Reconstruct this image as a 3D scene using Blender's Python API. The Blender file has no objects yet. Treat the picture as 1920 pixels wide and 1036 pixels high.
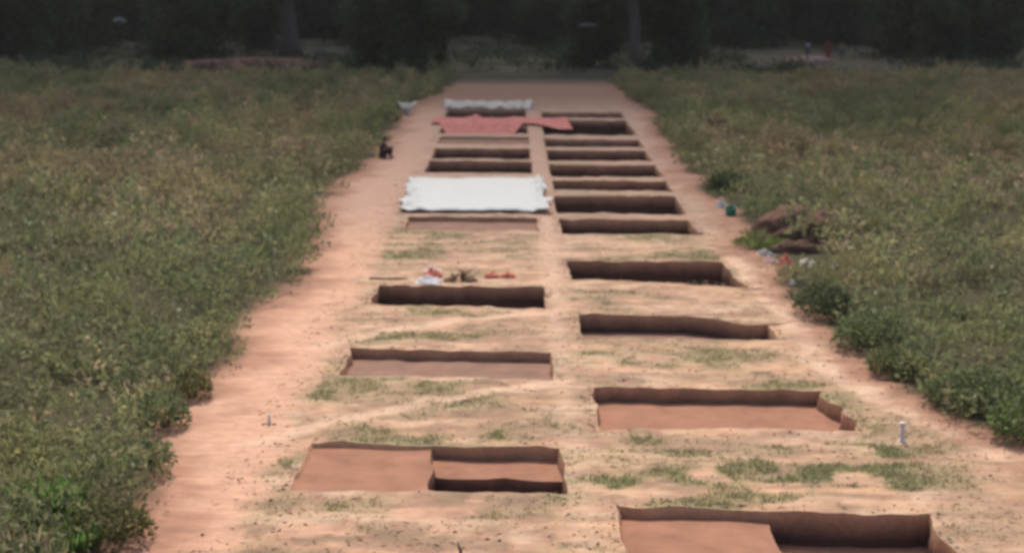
import bpy, math, random
import numpy as np
R = math.radians
sc = bpy.context.scene
# ------------------------------------------------------------------ camera, light, exposure
F, U0, V0, VH = 3000.0, 960.0, 518.0, -42.0
PITCH = math.atan((V0 - VH) / F)
HC = 7.08; HP = HC / math.cos(PITCH)
cam_d = bpy.data.cameras.new('camera'); cam = bpy.data.objects.new('camera', cam_d)
sc.collection.objects.link(cam); sc.camera = cam
cam.location = (0, 0, HC); cam.rotation_euler = (math.pi / 2 - PITCH, 0, 0)
cam_d.sensor_width = 36; cam_d.lens = 36 * F / 1920
cam_d.clip_start = 0.1; cam_d.clip_end = 4000
cam_d.dof.use_dof = True; cam_d.dof.focus_distance = 10.5; cam_d.dof.aperture_fstop = 1.9
SUN_EL, SUN_AZ = R(49), R(-3)          # azimuth from +Y, positive to the right
w = bpy.data.worlds.new('World'); sc.world = w; w.use_nodes = True
nt = w.node_tree; nt.nodes.clear()
sky = nt.nodes.new('ShaderNodeTexSky'); sky.sky_type = 'NISHITA'; sky.sun_disc = False
sky.sun_elevation = SUN_EL; sky.sun_rotation = SUN_AZ; sky.dust_density = 5.0; sky.ozone_density = 0.5; sky.air_density = 0.9
bg = nt.nodes.new('ShaderNodeBackground'); bg.inputs[1].default_value = 0.15
ow = nt.nodes.new('ShaderNodeOutputWorld')
nt.links.new(sky.outputs[0], bg.inputs[0]); nt.links.new(bg.outputs[0], ow.inputs[0])
sd = bpy.data.lights.new('sun', 'SUN'); sun = bpy.data.objects.new('sun', sd); sc.collection.objects.link(sun)
sd.energy = 3.0; sd.angle = R(0.9); sd.color = (1.0, 0.93, 0.85)
sun.rotation_euler = (-(math.pi / 2 - SUN_EL), 0, -SUN_AZ)
sun.rotation_euler = (math.pi / 2 - SUN_EL, 0, math.pi - SUN_AZ)
sc.view_settings.view_transform = 'Standard'; sc.view_settings.look = 'None'
sc.view_settings.gamma = 1.0; sc.view_settings.exposure = 0.16
sc.cycles.max_bounces = 6; sc.cycles.diffuse_bounces = 3; sc.cycles.transmission_bounces = 3
sc.cycles.filter_width = 2.6
rnd = random.Random(7); rng = np.random.default_rng(11)

# ------------------------------------------------------------------ helpers
def G(u, v):
    """photo pixel (1920 wide) of a ground point -> world x, y"""
    zc = F * HP / (v - VH)
    return (u - U0) / F * zc, (zc - HC * math.sin(PITCH)) / math.cos(PITCH)
def D(v): return G(960, v)[1]

_perm = np.random.default_rng(3).random((256, 256))
def vnoise(x, y, seed=0):
    x = np.asarray(x, float) + seed * 17.31; y = np.asarray(y, float) + seed * 9.77
    xi = np.floor(x).astype(int); yi = np.floor(y).astype(int)
    fx = x - xi; fy = y - yi; fx = fx * fx * (3 - 2 * fx); fy = fy * fy * (3 - 2 * fy)
    p = lambda a, b: _perm[a % 256, b % 256]
    return (p(xi, yi) * (1 - fx) + p(xi + 1, yi) * fx) * (1 - fy) + (p(xi, yi + 1) * (1 - fx) + p(xi + 1, yi + 1) * fx) * fy
def fbm(x, y, sx, sy=None, o=4, seed=0):
    sy = sy or sx; r = 0; a = .5; t = 0
    x = np.asarray(x, float); y = np.asarray(y, float)
    for i in range(o):
        r = r + a * vnoise(x / sx * 2 ** i, y / sy * 2 ** i, seed + i * 5); t += a; a *= .55
    return r / t
def sstep(e0, e1, v):
    t = np.clip((np.asarray(v, float) - e0) / (e1 - e0), 0, 1); return t * t * (3 - 2 * t)

def link(o, parent=None):
    sc.collection.objects.link(o)
    if parent is not None: o.parent = parent
    return o
def tag(o, label=None, cat=None, group=None, kind=None):
    for k, v in (('label', label), ('category', cat), ('group', group), ('kind', kind)):
        if v: o[k] = v
    return o
def empty(name, loc, label, cat, group=None, rz=0):
    o = bpy.data.objects.new(name, None); link(o); o.location = loc; o.rotation_euler = (0, 0, rz)
    return tag(o, label, cat, group)
def mesh_np(name, V, Fc, mat, parent=None, col=None, smooth=True, nq=4):
    """V (n,3), Fc (m,nq) arrays -> object; col (n,3) optional point colour"""
    V = np.asarray(V, np.float32); Fc = np.asarray(Fc, np.int32)
    me = bpy.data.meshes.new(name)
    me.vertices.add(len(V)); me.vertices.foreach_set('co', V.ravel())
    me.loops.add(Fc.size); me.loops.foreach_set('vertex_index', Fc.ravel())
    me.polygons.add(len(Fc)); me.polygons.foreach_set('loop_start', np.arange(0, Fc.size, Fc.shape[1], dtype=np.int32))
    try: me.polygons.foreach_set('loop_total', np.full(len(Fc), Fc.shape[1], np.int32))
    except Exception: pass
    if smooth: me.polygons.foreach_set('use_smooth', np.ones(len(Fc), bool))
    me.update(calc_edges=True); me.validate()
    if col is not None:
        a = me.color_attributes.new('col', 'FLOAT_COLOR', 'POINT')
        a.data.foreach_set('color', np.concatenate([col, np.ones((len(col), 1))], 1).astype(np.float32).ravel())
    me.materials.append(mat)
    return link(bpy.data.objects.new(name, me), parent)

# ------------------------------------------------------------------ materials
def mat_base(name):
    m = bpy.data.materials.new(name); m.use_nodes = True
    return m, m.node_tree.nodes, m.node_tree.links, m.node_tree.nodes['Principled BSDF']
def soil_mat(name, col=None, attr=False, vary=.25, scale=6, bump=.4, dist=.02):
    m, N, L, P = mat_base(name)
    P.inputs['Roughness'].default_value = .95; P.inputs['Specular IOR Level'].default_value = .1
    tc = N.new('ShaderNodeTexCoord'); ge = N.new('ShaderNodeNewGeometry')
    n = N.new('ShaderNodeTexNoise'); n.inputs['Scale'].default_value = scale; n.inputs['Detail'].default_value = 6
    n.inputs['Roughness'].default_value = .62
    L.new(ge.outputs['Position'], n.inputs['Vector'])
    mr = N.new('ShaderNodeMapRange'); mr.inputs[1].default_value = .25; mr.inputs[2].default_value = .75
    mr.inputs[3].default_value = 1 - vary; mr.inputs[4].default_value = 1 + vary
    L.new(n.outputs[0], mr.inputs[0])
    vm = N.new('ShaderNodeVectorMath'); vm.operation = 'SCALE'
    L.new(mr.outputs[0], vm.inputs['Scale'])
    if attr:
        mp = N.new('ShaderNodeMapping'); mp.inputs['Scale'].default_value = (1.3, 7.5, 1); L.new(ge.outputs['Position'], mp.inputs['Vector'])
        n2 = N.new('ShaderNodeTexNoise'); n2.inputs['Scale'].default_value = 1.0; n2.inputs['Detail'].default_value = 5; n2.inputs['Roughness'].default_value = .65
        L.new(mp.outputs[0], n2.inputs['Vector'])
        m2 = N.new('ShaderNodeMapRange'); m2.inputs[1].default_value = .3; m2.inputs[2].default_value = .7; m2.inputs[3].default_value = .86; m2.inputs[4].default_value = 1.13
        L.new(n2.outputs[0], m2.inputs[0]); mm = N.new('ShaderNodeMath'); mm.operation = 'MULTIPLY'
        L.new(m2.outputs[0], mm.inputs[0]); L.new(mr.outputs[0], mm.inputs[1]); L.new(mm.outputs[0], vm.inputs['Scale'])
        a = N.new('ShaderNodeAttribute'); a.attribute_name = 'col'; L.new(a.outputs['Color'], vm.inputs[0])
    else: vm.inputs[0].default_value = col
    L.new(vm.outputs[0], P.inputs['Base Color'])
    b = N.new('ShaderNodeBump'); b.inputs['Strength'].default_value = bump; b.inputs['Distance'].default_value = dist
    L.new(n.outputs[0], b.inputs['Height']); L.new(b.outputs[0], P.inputs['Normal'])
    return m
def strata_mat():
    """trench section: pale topsoil over darker, damper clay"""
    m, N, L, P = mat_base('trench_section')
    P.inputs['Roughness'].default_value = .95; P.inputs['Specular IOR Level'].default_value = .1
    ge = N.new('ShaderNodeNewGeometry'); sp = N.new('ShaderNodeSeparateXYZ'); L.new(ge.outputs['Position'], sp.inputs[0])
    n = N.new('ShaderNodeTexNoise'); n.inputs['Scale'].default_value = 2.2; n.inputs['Detail'].default_value = 5
    L.new(ge.outputs['Position'], n.inputs['Vector'])
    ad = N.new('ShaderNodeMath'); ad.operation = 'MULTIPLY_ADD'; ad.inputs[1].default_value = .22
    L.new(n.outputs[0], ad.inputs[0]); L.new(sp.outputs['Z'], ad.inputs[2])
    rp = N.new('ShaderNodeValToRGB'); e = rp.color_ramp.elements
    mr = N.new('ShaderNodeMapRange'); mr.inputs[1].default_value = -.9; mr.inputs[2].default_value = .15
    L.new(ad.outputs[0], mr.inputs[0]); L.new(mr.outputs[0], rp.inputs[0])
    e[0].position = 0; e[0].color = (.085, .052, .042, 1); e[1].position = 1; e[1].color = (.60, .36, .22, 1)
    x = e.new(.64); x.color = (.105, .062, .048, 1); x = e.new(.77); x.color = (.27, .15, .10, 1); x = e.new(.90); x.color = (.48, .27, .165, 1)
    n2 = N.new('ShaderNodeTexNoise'); n2.inputs['Scale'].default_value = 14; n2.inputs['Detail'].default_value = 5
    L.new(ge.outputs['Position'], n2.inputs['Vector'])
    mr2 = N.new('ShaderNodeMapRange'); mr2.inputs[3].default_value = .7; mr2.inputs[4].default_value = 1.3
    L.new(n2.outputs[0], mr2.inputs[0])
    vm = N.new('ShaderNodeVectorMath'); vm.operation = 'SCALE'; L.new(rp.outputs[0], vm.inputs[0]); L.new(mr2.outputs[0], vm.inputs['Scale'])
    L.new(vm.outputs[0], P.inputs['Base Color'])
    b = N.new('ShaderNodeBump'); b.inputs['Strength'].default_value = .6; b.inputs['Distance'].default_value = .03
    L.new(n2.outputs[0], b.inputs['Height']); L.new(b.outputs[0], P.inputs['Normal'])
    return m
def leaf_mat(name, trans=.35):
    m, N, L, P = mat_base(name)
    a = N.new('ShaderNodeAttribute'); a.attribute_name = 'col'
    L.new(a.outputs['Color'], P.inputs['Base Color']); P.inputs['Roughness'].default_value = .7
    P.inputs['Specular IOR Level'].default_value = .15
    t = N.new('ShaderNodeBsdfTranslucent'); L.new(a.outputs['Color'], t.inputs[0])
    mx = N.new('ShaderNodeMixShader'); mx.inputs[0].default_value = trans
    L.new(P.outputs[0], mx.inputs[1]); L.new(t.outputs[0], mx.inputs[2])
    L.new(mx.outputs[0], N['Material Output'].inputs[0])
    return m
def cloth_mat(name, col, rough=.8, trans=0., vary=.12, scale=9):
    m, N, L, P = mat_base(name)
    P.inputs['Roughness'].default_value = rough; P.inputs['Specular IOR Level'].default_value = .2
    n = N.new('ShaderNodeTexNoise'); n.inputs['Scale'].default_value = scale; n.inputs['Detail'].default_value = 4
    ge = N.new('ShaderNodeNewGeometry'); L.new(ge.outputs['Position'], n.inputs['Vector'])
    mr = N.new('ShaderNodeMapRange'); mr.inputs[1].default_value = .3; mr.inputs[2].default_value = .7
    mr.inputs[3].default_value = 1 - vary; mr.inputs[4].default_value = 1 + vary; L.new(n.outputs[0], mr.inputs[0])
    vm = N.new('ShaderNodeVectorMath'); vm.operation = 'SCALE'; vm.inputs[0].default_value = col
    L.new(mr.outputs[0], vm.inputs['Scale']); L.new(vm.outputs[0], P.inputs['Base Color'])
    if trans:
        t = N.new('ShaderNodeBsdfTranslucent'); L.new(vm.outputs[0], t.inputs[0])
        mx = N.new('ShaderNodeMixShader'); mx.inputs[0].default_value = trans
        L.new(P.outputs[0], mx.inputs[1]); L.new(t.outputs[0], mx.inputs[2]); L.new(mx.outputs[0], N['Material Output'].inputs[0])
    return m
M_ground = soil_mat('ground_soil', attr=True, vary=.16, scale=5, bump=.5, dist=.03)
M_floor = soil_mat('trench_floor_soil', col=(.35, .175, .112), vary=.24, scale=2.2, bump=.3, dist=.012)
M_floor_grey = soil_mat('trench_floor_grey_soil', col=(.28, .165, .12), vary=.24, scale=2.2, bump=.3, dist=.012)
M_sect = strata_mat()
M_leaf = leaf_mat('weed_leaf', .5); M_tleaf = leaf_mat('tree_leaf', .4)
M_bark = soil_mat('bark', col=(.13, .10, .085), vary=.35, scale=3, bump=.8, dist=.05)
M_twig = soil_mat('dry_wood', col=(.20, .13, .08), vary=.3, scale=8)
M_spoil = soil_mat('spoil_soil', col=(.17, .095, .068), vary=.3, scale=2.5, bump=.8, dist=.08)
M_spoil_red = soil_mat('red_spoil_soil', col=(.15, .085, .07), vary=.3, scale=2.5, bump=.8, dist=.08)
M_white = cloth_mat('white_sheet', (.71, .72, .69), .6, .22, vary=.05)
M_white2 = cloth_mat('dusty_white_sheet', (.74, .70, .64), .7, .35, vary=.2)
M_red = cloth_mat('red_sheet', (.56, .17, .145), .7, .1, vary=.25, scale=2.5)
M_pink = cloth_mat('faded_red_cloth', (.55, .16, .11), .8, vary=.2)

# ------------------------------------------------------------------ unseen vapour lobes added high up to shade the far end
mc = bpy.data.materials.new('added_shade_vapour'); mc.use_nodes = True; _n = mc.node_tree.nodes; _n.remove(_n['Principled BSDF'])
_v = _n.new('ShaderNodeVolumePrincipled'); _v.inputs['Density'].default_value = .0092; _v.inputs['Color'].default_value = (.93, .94, .96, 1)
mc.node_tree.links.new(_v.outputs[0], _n['Material Output'].inputs['Volume'])
SHADE_CLOUD_H = 420.
for k, (e0, dx, rx, ry) in enumerate(((44, -60, 620, 210), (58, 90, 700, 230), (72, -30, 660, 250), (86, 40, 720, 260))):
    a = np.linspace(0, 2 * np.pi, 49)[:-1]; ph = np.linspace(0.02, np.pi - .02, 17)
    V = np.array([(math.sin(p) * math.cos(t_) * rx, math.sin(p) * math.sin(t_) * ry, math.cos(p) * 55) for p in ph for t_ in a])
    q = [(j * 48 + i, j * 48 + (i + 1) % 48, (j + 1) * 48 + (i + 1) % 48, (j + 1) * 48 + i) for j in range(16) for i in range(48)]
    me = bpy.data.meshes.new('added_shade_cloud'); me.from_pydata(V.tolist(), [], [f[::-1] for f in q] + [tuple(range(48)), tuple(range(16 * 48 + 47, 16 * 48 - 1, -1))]); me.materials.append(mc)
    o = link(bpy.data.objects.new('added_shade_cloud', me)); o.location = (dx, e0 + ry + (SHADE_CLOUD_H + k * 7) / math.tan(SUN_EL), SHADE_CLOUD_H + k * 7); o['kind'] = 'structure'

# ------------------------------------------------------------------ trenches: plan
SK = .062
XL0, XL1, XR0, XR1 = -3.12, .76, 1.41, 5.32
def gy(v, side): return D(v) + SK * (XL0 if side == 'L' else XR0)
# side, near v, far v, x breaks, y breaks (fractions from near), depth table [y][x], floor material, label
T = [
 ('L', 915.5, 830, [XL0, -1.2, XL1], [0, .56, 1], [[.07, .75], [.07, .21]], M_floor, 'nearest trench of the left column, shallow at left with a deeper dark-rimmed half at right'),
 ('L', 705, 653, [XL0, XL1], [0, 1], [[.20]], M_floor_grey, 'shallow trench with a sunlit floor, second from the front in the left column'),
 ('L', 572, 535, [XL0, XL1], [0, 1], [[1.2]], M_floor, 'deep dark trench just in front of the white cloth and red bundles'),
 ('L', 431.5, 406, [XL0, XL1], [0, 1], [[.14]], M_floor_grey, 'shallow brown trench along the front edge of the big white sheet'),
 ('L', 324, 302, [XL0 - .12, XL1], [0, 1], [[1.1]], M_floor, 'dark trench just behind the big white sheet'),
 ('L', 297, 278, [XL0 - .12, XL1], [0, 1], [[1.1]], M_floor, 'dark trench second behind the big white sheet'),
 ('L', 270, 256, [XL0 - .12, XL1], [0, 1], [[.12]], M_floor_grey, 'narrow shallow brown trench between the red tarpaulin and the dark trenches'),
 ('L', 250, 236, [XL0 - .3, XL1], [0, 1], [[1.1]], M_floor, 'trench half covered by the sagging red tarpaulin'),
 ('L', 221, 205.5, [XL0 - .4, XL1], [0, 1], [[.9]], M_floor_grey, 'farthest trench of the left column, in front of the rumpled white sheet'),
 ('R', 1088, 953, [XR0, 3.42, XR1 + .28], [0, 1], [[.13], [.0]], M_floor, 'nearest trench at the bottom right edge, with a deep right half below a ledge'),
 ('R', 800, 724, [XR0, XR1 + .1], [0, 1], [[.27]], M_floor, 'wide shallow trench with smooth red floor and crumbling right edge'),
 ('R', 634, 587, [XR0, XR1], [0, 1], [[.40]], M_floor_grey, 'trench with a thin grey floor strip and collapsed far right corner'),
 ('R', 524, 489, [XR0, XR1], [0, 1], [[1.2]], M_floor, 'deep dark trench with a bowed front edge beside the scattered rags'),
 ('R', 438, 411, [XR0, XR1 - .1], [0, 1], [[.42]], M_floor_grey, 'dark trench level with the front of the spoil mound'),
 ('R', 400, 367, [XR0 - .05, XR1 + .02], [0, 1], [[1.2]], M_floor, 'tall dark trench level with the big white sheet'),
 ('R', 357, 338.5, [XR0, XR1 + .1], [0, 1], [[.9]], M_floor, 'dark trench just right of the far edge of the white sheet'),
 ('R', 331, 309, [XR0, XR1 + .15], [0, 1], [[1.0]], M_floor, 'fourth dark trench in front of the red tarpaulin, right column'),
 ('R', 301, 282, [XR0, XR1 + .2], [0, 1], [[1.0]], M_floor, 'third dark trench in front of the red tarpaulin, right column'),
 ('R', 275.5, 261, [XR0, XR1 + .3], [0, 1], [[.35]], M_floor_grey, 'narrow brown trench second in front of the red tarpaulin, right column'),
 ('R', 252.5, 225.5, [XR0 + .05, XR1 + .4], [0, 1], [[1.2]], M_floor, 'wide dark trench under the right end of the red tarpaulin'),
 ('R', 221, 211, [XR0 + .1, XR1 + .5], [0, 1], [[.3]], M_floor_grey, 'farthest thin trench of the right column, behind the red tarpaulin'),
]
T[9] = T[9][:4] + ([0, 1], [[.13, .44]]) + T[9][6:]
trench = []
for s, vn, vf, xb, yf, dp, fm, lb in T:
    y0, y1 = gy(vn, s), gy(vf, s)
    trench.append(dict(xb=xb, yb=[y0 + f * (y1 - y0) for f in yf], dp=dp, fm=fm, lb=lb))

def lines(keys, lo, hi, step):
    ks = sorted(set([round(k, 4) for k in keys if lo < k < hi] + [lo, hi])); out = [ks[0]]
    for a, b in zip(ks[:-1], ks[1:]):
        n = max(1, int(math.ceil((b - a) / step((a + b) / 2)))); out += [a + (b - a) * (i + 1) / n for i in range(n)]
    return out
gx = lines([x for t in trench for x in t['xb']], -11, 11, lambda x: .13 if -7 < x < 9 else .3)
gyl = lines([y for t in trench for y in t['yb']], 12, 128, lambda y: .11 if y < 50 else (.2 if y < 92 else .5))
ox = [11 + 1.2 * 1.22 ** i for i in range(0, 28)]; ox = [o for o in ox if o < 900] + [1400]
gx = np.array([-o for o in ox[::-1]] + gx + ox)
gyl = np.array([-600, -200, -60, -20, 0, 6, 9, 11] + gyl + [128 + 1.5 * 1.2 ** i for i in range(0, 36)])

bumps = [  # local slumps of the rims: cx, cy, rx, ry, dx, dy
 (5.3, D(588) , .95, .6, .0, -.95), (4.9, D(590), .5, .5, 0, -.2),
 (4.6, D(527), .9, .35, .0, -.55), (5.35, D(530), .6, .5, .25, -.60), (3.4, D(524), 1.2, .3, 0, -.25),
 (5.5, D(790), .28, .35, .22, 0), (5.45, D(765), .2, .22, .12, 0), (5.5, D(740), .15, .2, -.1, 0),
 (5.6, D(1000), .3, .4, -.12, 0), (5.3, D(437), .5, .4, .2, -.1), (2.6, D(956), .5, .15, 0, .05),
]
def warp(x, y):
    x = np.asarray(x, float); y = np.asarray(y, float)
    wx = x + (vnoise(x / .9, y / .9, 21) - .5) * .04 + (vnoise(x / .3, y / .3, 22) - .5) * .09
    wy = y - SK * np.clip(x, -15, 15) + (vnoise(x / 1.1, y / 1.1, 23) - .5) * .05 + (vnoise(x / .27, y / .33, 24) - .5) * .13
    for cx, cy, rx, ry, dx, dy in bumps:
        g = np.exp(-((x - cx) / rx) ** 2 - ((y - SK * x - cy) / ry) ** 2)
        wx = wx + dx * g; wy = wy + dy * g
    return wx, wy
# vegetation edges (foot of the plants), from photo pixels
EL = [(150, 1075), (215, 1036), (285, 930), (308, 860), (325, 780), (395, 700), (480, 605), (565, 525), (602, 445), (603, 395), (640, 345), (690, 312), (722, 262), (745, 225), (790, 192), (835, 172), (850, 157)]
ER = [(2060, 950), (1920, 850), (1905, 830), (1760, 765), (1660, 715), (1570, 640), (1500, 560), (1425, 490), (1392, 450), (1388, 400), (1330, 372), (1288, 330), (1255, 290), (1232, 240), (1212, 205), (1165, 178), (1150, 160)]
def edge(pts):
    g = np.array([G(*p) for p in pts]); o = np.argsort(g[:, 1]); return g[o, 1], g[o, 0]
ELy, ELx = edge(EL); ERy, ERx = edge(ER)
VEG_FAR = 112.
def veg_d(x, y):
    """signed distance (m) into the weeds, positive inside"""
    j = (fbm(x, y, 1.6, 1.6, 3, 31) - .5) * 1.3
    dl = np.interp(y, ELy, ELx) - x + j; dr = x - np.interp(y, ERy, ERx) + j
    return np.maximum(dl, dr)
def gz(x, y):
    z = (fbm(x, y, 1.4, 1.4, 4, 41) - .5) * .09 + (fbm(x, y, .35, .35, 2, 43) - .5) * .03
    pth = sstep(-.3, -1.2, veg_d(x, y)) * (sstep(-3.5, -4.2, x))
    z = z + .10 * (np.maximum(fbm(x, y, .45, .4, 3, 45), .52) - .52) * (1 - pth)
    z = z * (1 - .6 * pth)
    return z + (fbm(x, y, 14, 14, 2, 47) - .5) * .12 * sstep(-1, 3, veg_d(x, y))

# ------------------------------------------------------------------ ground
def seg_d(x, y, p, q):
    px, py = p; qx, qy = q; dx, dy = qx - px, qy - py
    t = np.clip(((x - px) * dx + (y - py) * dy) / (dx * dx + dy * dy), 0, 1)
    return np.hypot(x - px - t * dx, y - py - t * dy)
def mixc(c, k, m): return c * (1 - m[..., None]) + np.array(k) * m[..., None]
def ground_col(x, y):
    PATH = (.63, .37, .25)
    c = np.ones(x.shape + (3,)) * np.array((.57, .355, .222))
    a = fbm(x, y, 1.5, 1.0, 5, 51); b = fbm(x, y, .6, .45, 4, 53); g = fbm(x, y, 2.6, 1.7, 4, 57); h = fbm(x, y, 4, 3, 3, 59)
    c = mixc(c, (.57, .34, .23), sstep(.48, .62, h) * .7)            # redder bare soil
    c = mixc(c, (.36, .27, .165), sstep(.46, .62, a) * .8)        # dead straw-coloured turf
    c = mixc(c, (.27, .18, .12), sstep(.54, .66, b) * .75)
    c = mixc(c, (.33, .225, .15), sstep(.54, .66, fbm(x, y, 2.6, .34, 3, 77)) * .55)
    c = mixc(c, (.66, .45, .31), sstep(.56, .68, fbm(x, y, 2.2, .32, 3, 79)) * .55)
    c = mixc(c, (.25, .17, .11), sstep(.56, .66, fbm(x, y, .9, .28, 4, 73)) * .6)
    c = mixc(c, (.44, .25, .17), sstep(.55, .7, fbm(x, y, .35, .3, 3, 75)) * .6)         # clods, dark crumbs
    c = mixc(c, (.62, .43, .30), sstep(.60, .74, fbm(x, y, .8, .5, 4, 61)) * .6)
    c = mixc(c, (.23, .235, .11), sstep(.56, .70, g) * .55 * sstep(.40, .6, b + .05))
    for u, v, ru, rv, s in ((1130, 903, 60, 12, .8), (1320, 893, 60, 17, .8), (1410, 880, 45, 14, .6), (1520, 905, 75, 13, .8), (1650, 890, 140, 26, .8), (1600, 845, 100, 13, .7), (1850, 905, 120, 18, .7), (1280, 850, 60, 8, .4), (1560, 870, 150, 8, .4),
                            (1780, 855, 120, 22, .7), (500, 885, 36, 30, .7), (958, 811, 35, 7, .8), (715, 806, 40, 8, .6), (1120, 655, 50, 9, .55), (1370, 665, 80, 10, .4), (640, 945, 40, 12, .5),
                            (770, 470, 60, 16, .45), (940, 470, 60, 12, .3), (620, 635, 120, 9, .45), (780, 630, 110, 9, .45), (1330, 480, 30, 9, .5), (1150, 850, 50, 8, .4), (860, 755, 100, 10, .3), (1430, 462, 45, 10, .8),
                            (1250, 445, 120, 10, .35), (1450, 845, 40, 8, .5), (1150, 560, 90, 12, .25), (590, 740, 30, 22, .4)):
        gxp, gyp = G(u, v); sx = ru / F * (gyp + 1.3); sy = abs(D(v - rv) - D(v + rv)) / 2
        e = ((x - gxp) / sx) ** 2 + ((y - gyp) / sy) ** 2
        c = mixc(c, (.20, .215, .10), np.clip((1.6 - e) * 1.5, 0, 1) * s * sstep(.33, .50, b + (a - .5) * .5))
    # path at left, centre baulk, worn lines
    xl = np.interp(y, ELy, ELx)
    pl = sstep(-3.35, -3.75, x + (fbm(x, y, .9, .9, 3, 63) - .5) * 1.0)
    c = mixc(c, PATH, pl * .95)
    c = mixc(c, (.44, .28, .19), sstep(5.7, 6.3, x + (b - .5)) * .5)
    cb = np.exp(-((x - 1.08) / .26) ** 4) * sstep(26, 40, y); c = mixc(c, (.56, .36, .255), cb * .75)
    rs = sstep(5.5, 5.8, x + (fbm(x, y, .8, .8, 2, 65) - .5) * .5) * sstep(46, 54, y); c = mixc(c, (.50, .315, .23), rs * .8)
    far = sstep(40, 52, y); c = mixc(c, (.46, .31, .235), far * .6)  # part of the dimming with distance is put into the soil colour

    for pts, w_, s in (([(1380, 492), (1480, 590), (1560, 700), (1700, 770), (1800, 815), (1920, 862), (2050, 900)], .22, .85),
                       ([(480, 830), (620, 790), (800, 752), (950, 730), (1060, 715)], .16, .7),
                       ([(600, 650), (720, 622), (860, 600), (1000, 585)], .18, .6), ([(1020, 400), (1040, 600), (1070, 800), (1100, 1030)], .16, .3)):
        g_ = [G(*p) for p in pts]; d_ = np.full(x.shape, 99.)
        for p, q in zip(g_[:-1], g_[1:]): d_ = np.minimum(d_, seg_d(x, y, p, q))
        c = mixc(c, (.70, .475, .335), sstep(w_ * 1.9, w_ * .5, d_ + (b - .5) * .2) * s)
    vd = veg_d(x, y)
    c = mixc(c, (.33, .165, .11), sstep(-1.0, -.1, vd + (b - .5) * 1.2) * .75)      # darker reddish fringe along the weeds
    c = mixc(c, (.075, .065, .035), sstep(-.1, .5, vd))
    c = mixc(c, (.31, .19, .13), sstep(84, 99, y) * (1 - sstep(-.2, .3, vd)))  # end soil darkened in colour to carry the far-end dimming
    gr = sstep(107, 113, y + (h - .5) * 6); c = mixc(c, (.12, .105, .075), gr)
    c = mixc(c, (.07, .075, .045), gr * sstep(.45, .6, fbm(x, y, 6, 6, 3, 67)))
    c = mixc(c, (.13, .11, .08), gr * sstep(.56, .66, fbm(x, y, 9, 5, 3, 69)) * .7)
    return np.clip(c * (.97 + .10 * (fbm(x, y, .25, .2, 3, 71) - .5))[..., None], .01, .9)

GX, GY = np.meshgrid(gx, gyl)
WX, WY = warp(GX, GY); WZ = gz(GX, GY)
ny, nx = GX.shape
ids = np.arange(nx * ny).reshape(ny, nx)
cxm = (gx[:-1] + gx[1:]) / 2; cym = (gyl[:-1] + gyl[1:]) / 2
keep = np.ones((ny - 1, nx - 1), bool)
for t in trench:
    mx = (cxm > t['xb'][0]) & (cxm < t['xb'][-1]); my = (cym > t['yb'][0]) & (cym < t['yb'][-1])
    keep[np.ix_(my, mx)] = False
Q = np.stack([ids[:-1, :-1], ids[:-1, 1:], ids[1:, 1:], ids[1:, :-1]], -1)[keep]
used = np.unique(Q); remap = np.full(nx * ny, -1); remap[used] = np.arange(len(used))
P3 = np.stack([WX, WY, WZ], -1).reshape(-1, 3)[used]
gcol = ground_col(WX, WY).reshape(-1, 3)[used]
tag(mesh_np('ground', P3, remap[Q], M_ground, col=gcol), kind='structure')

def on(x, y): return float(gz(x, y + SK * x))

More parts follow.
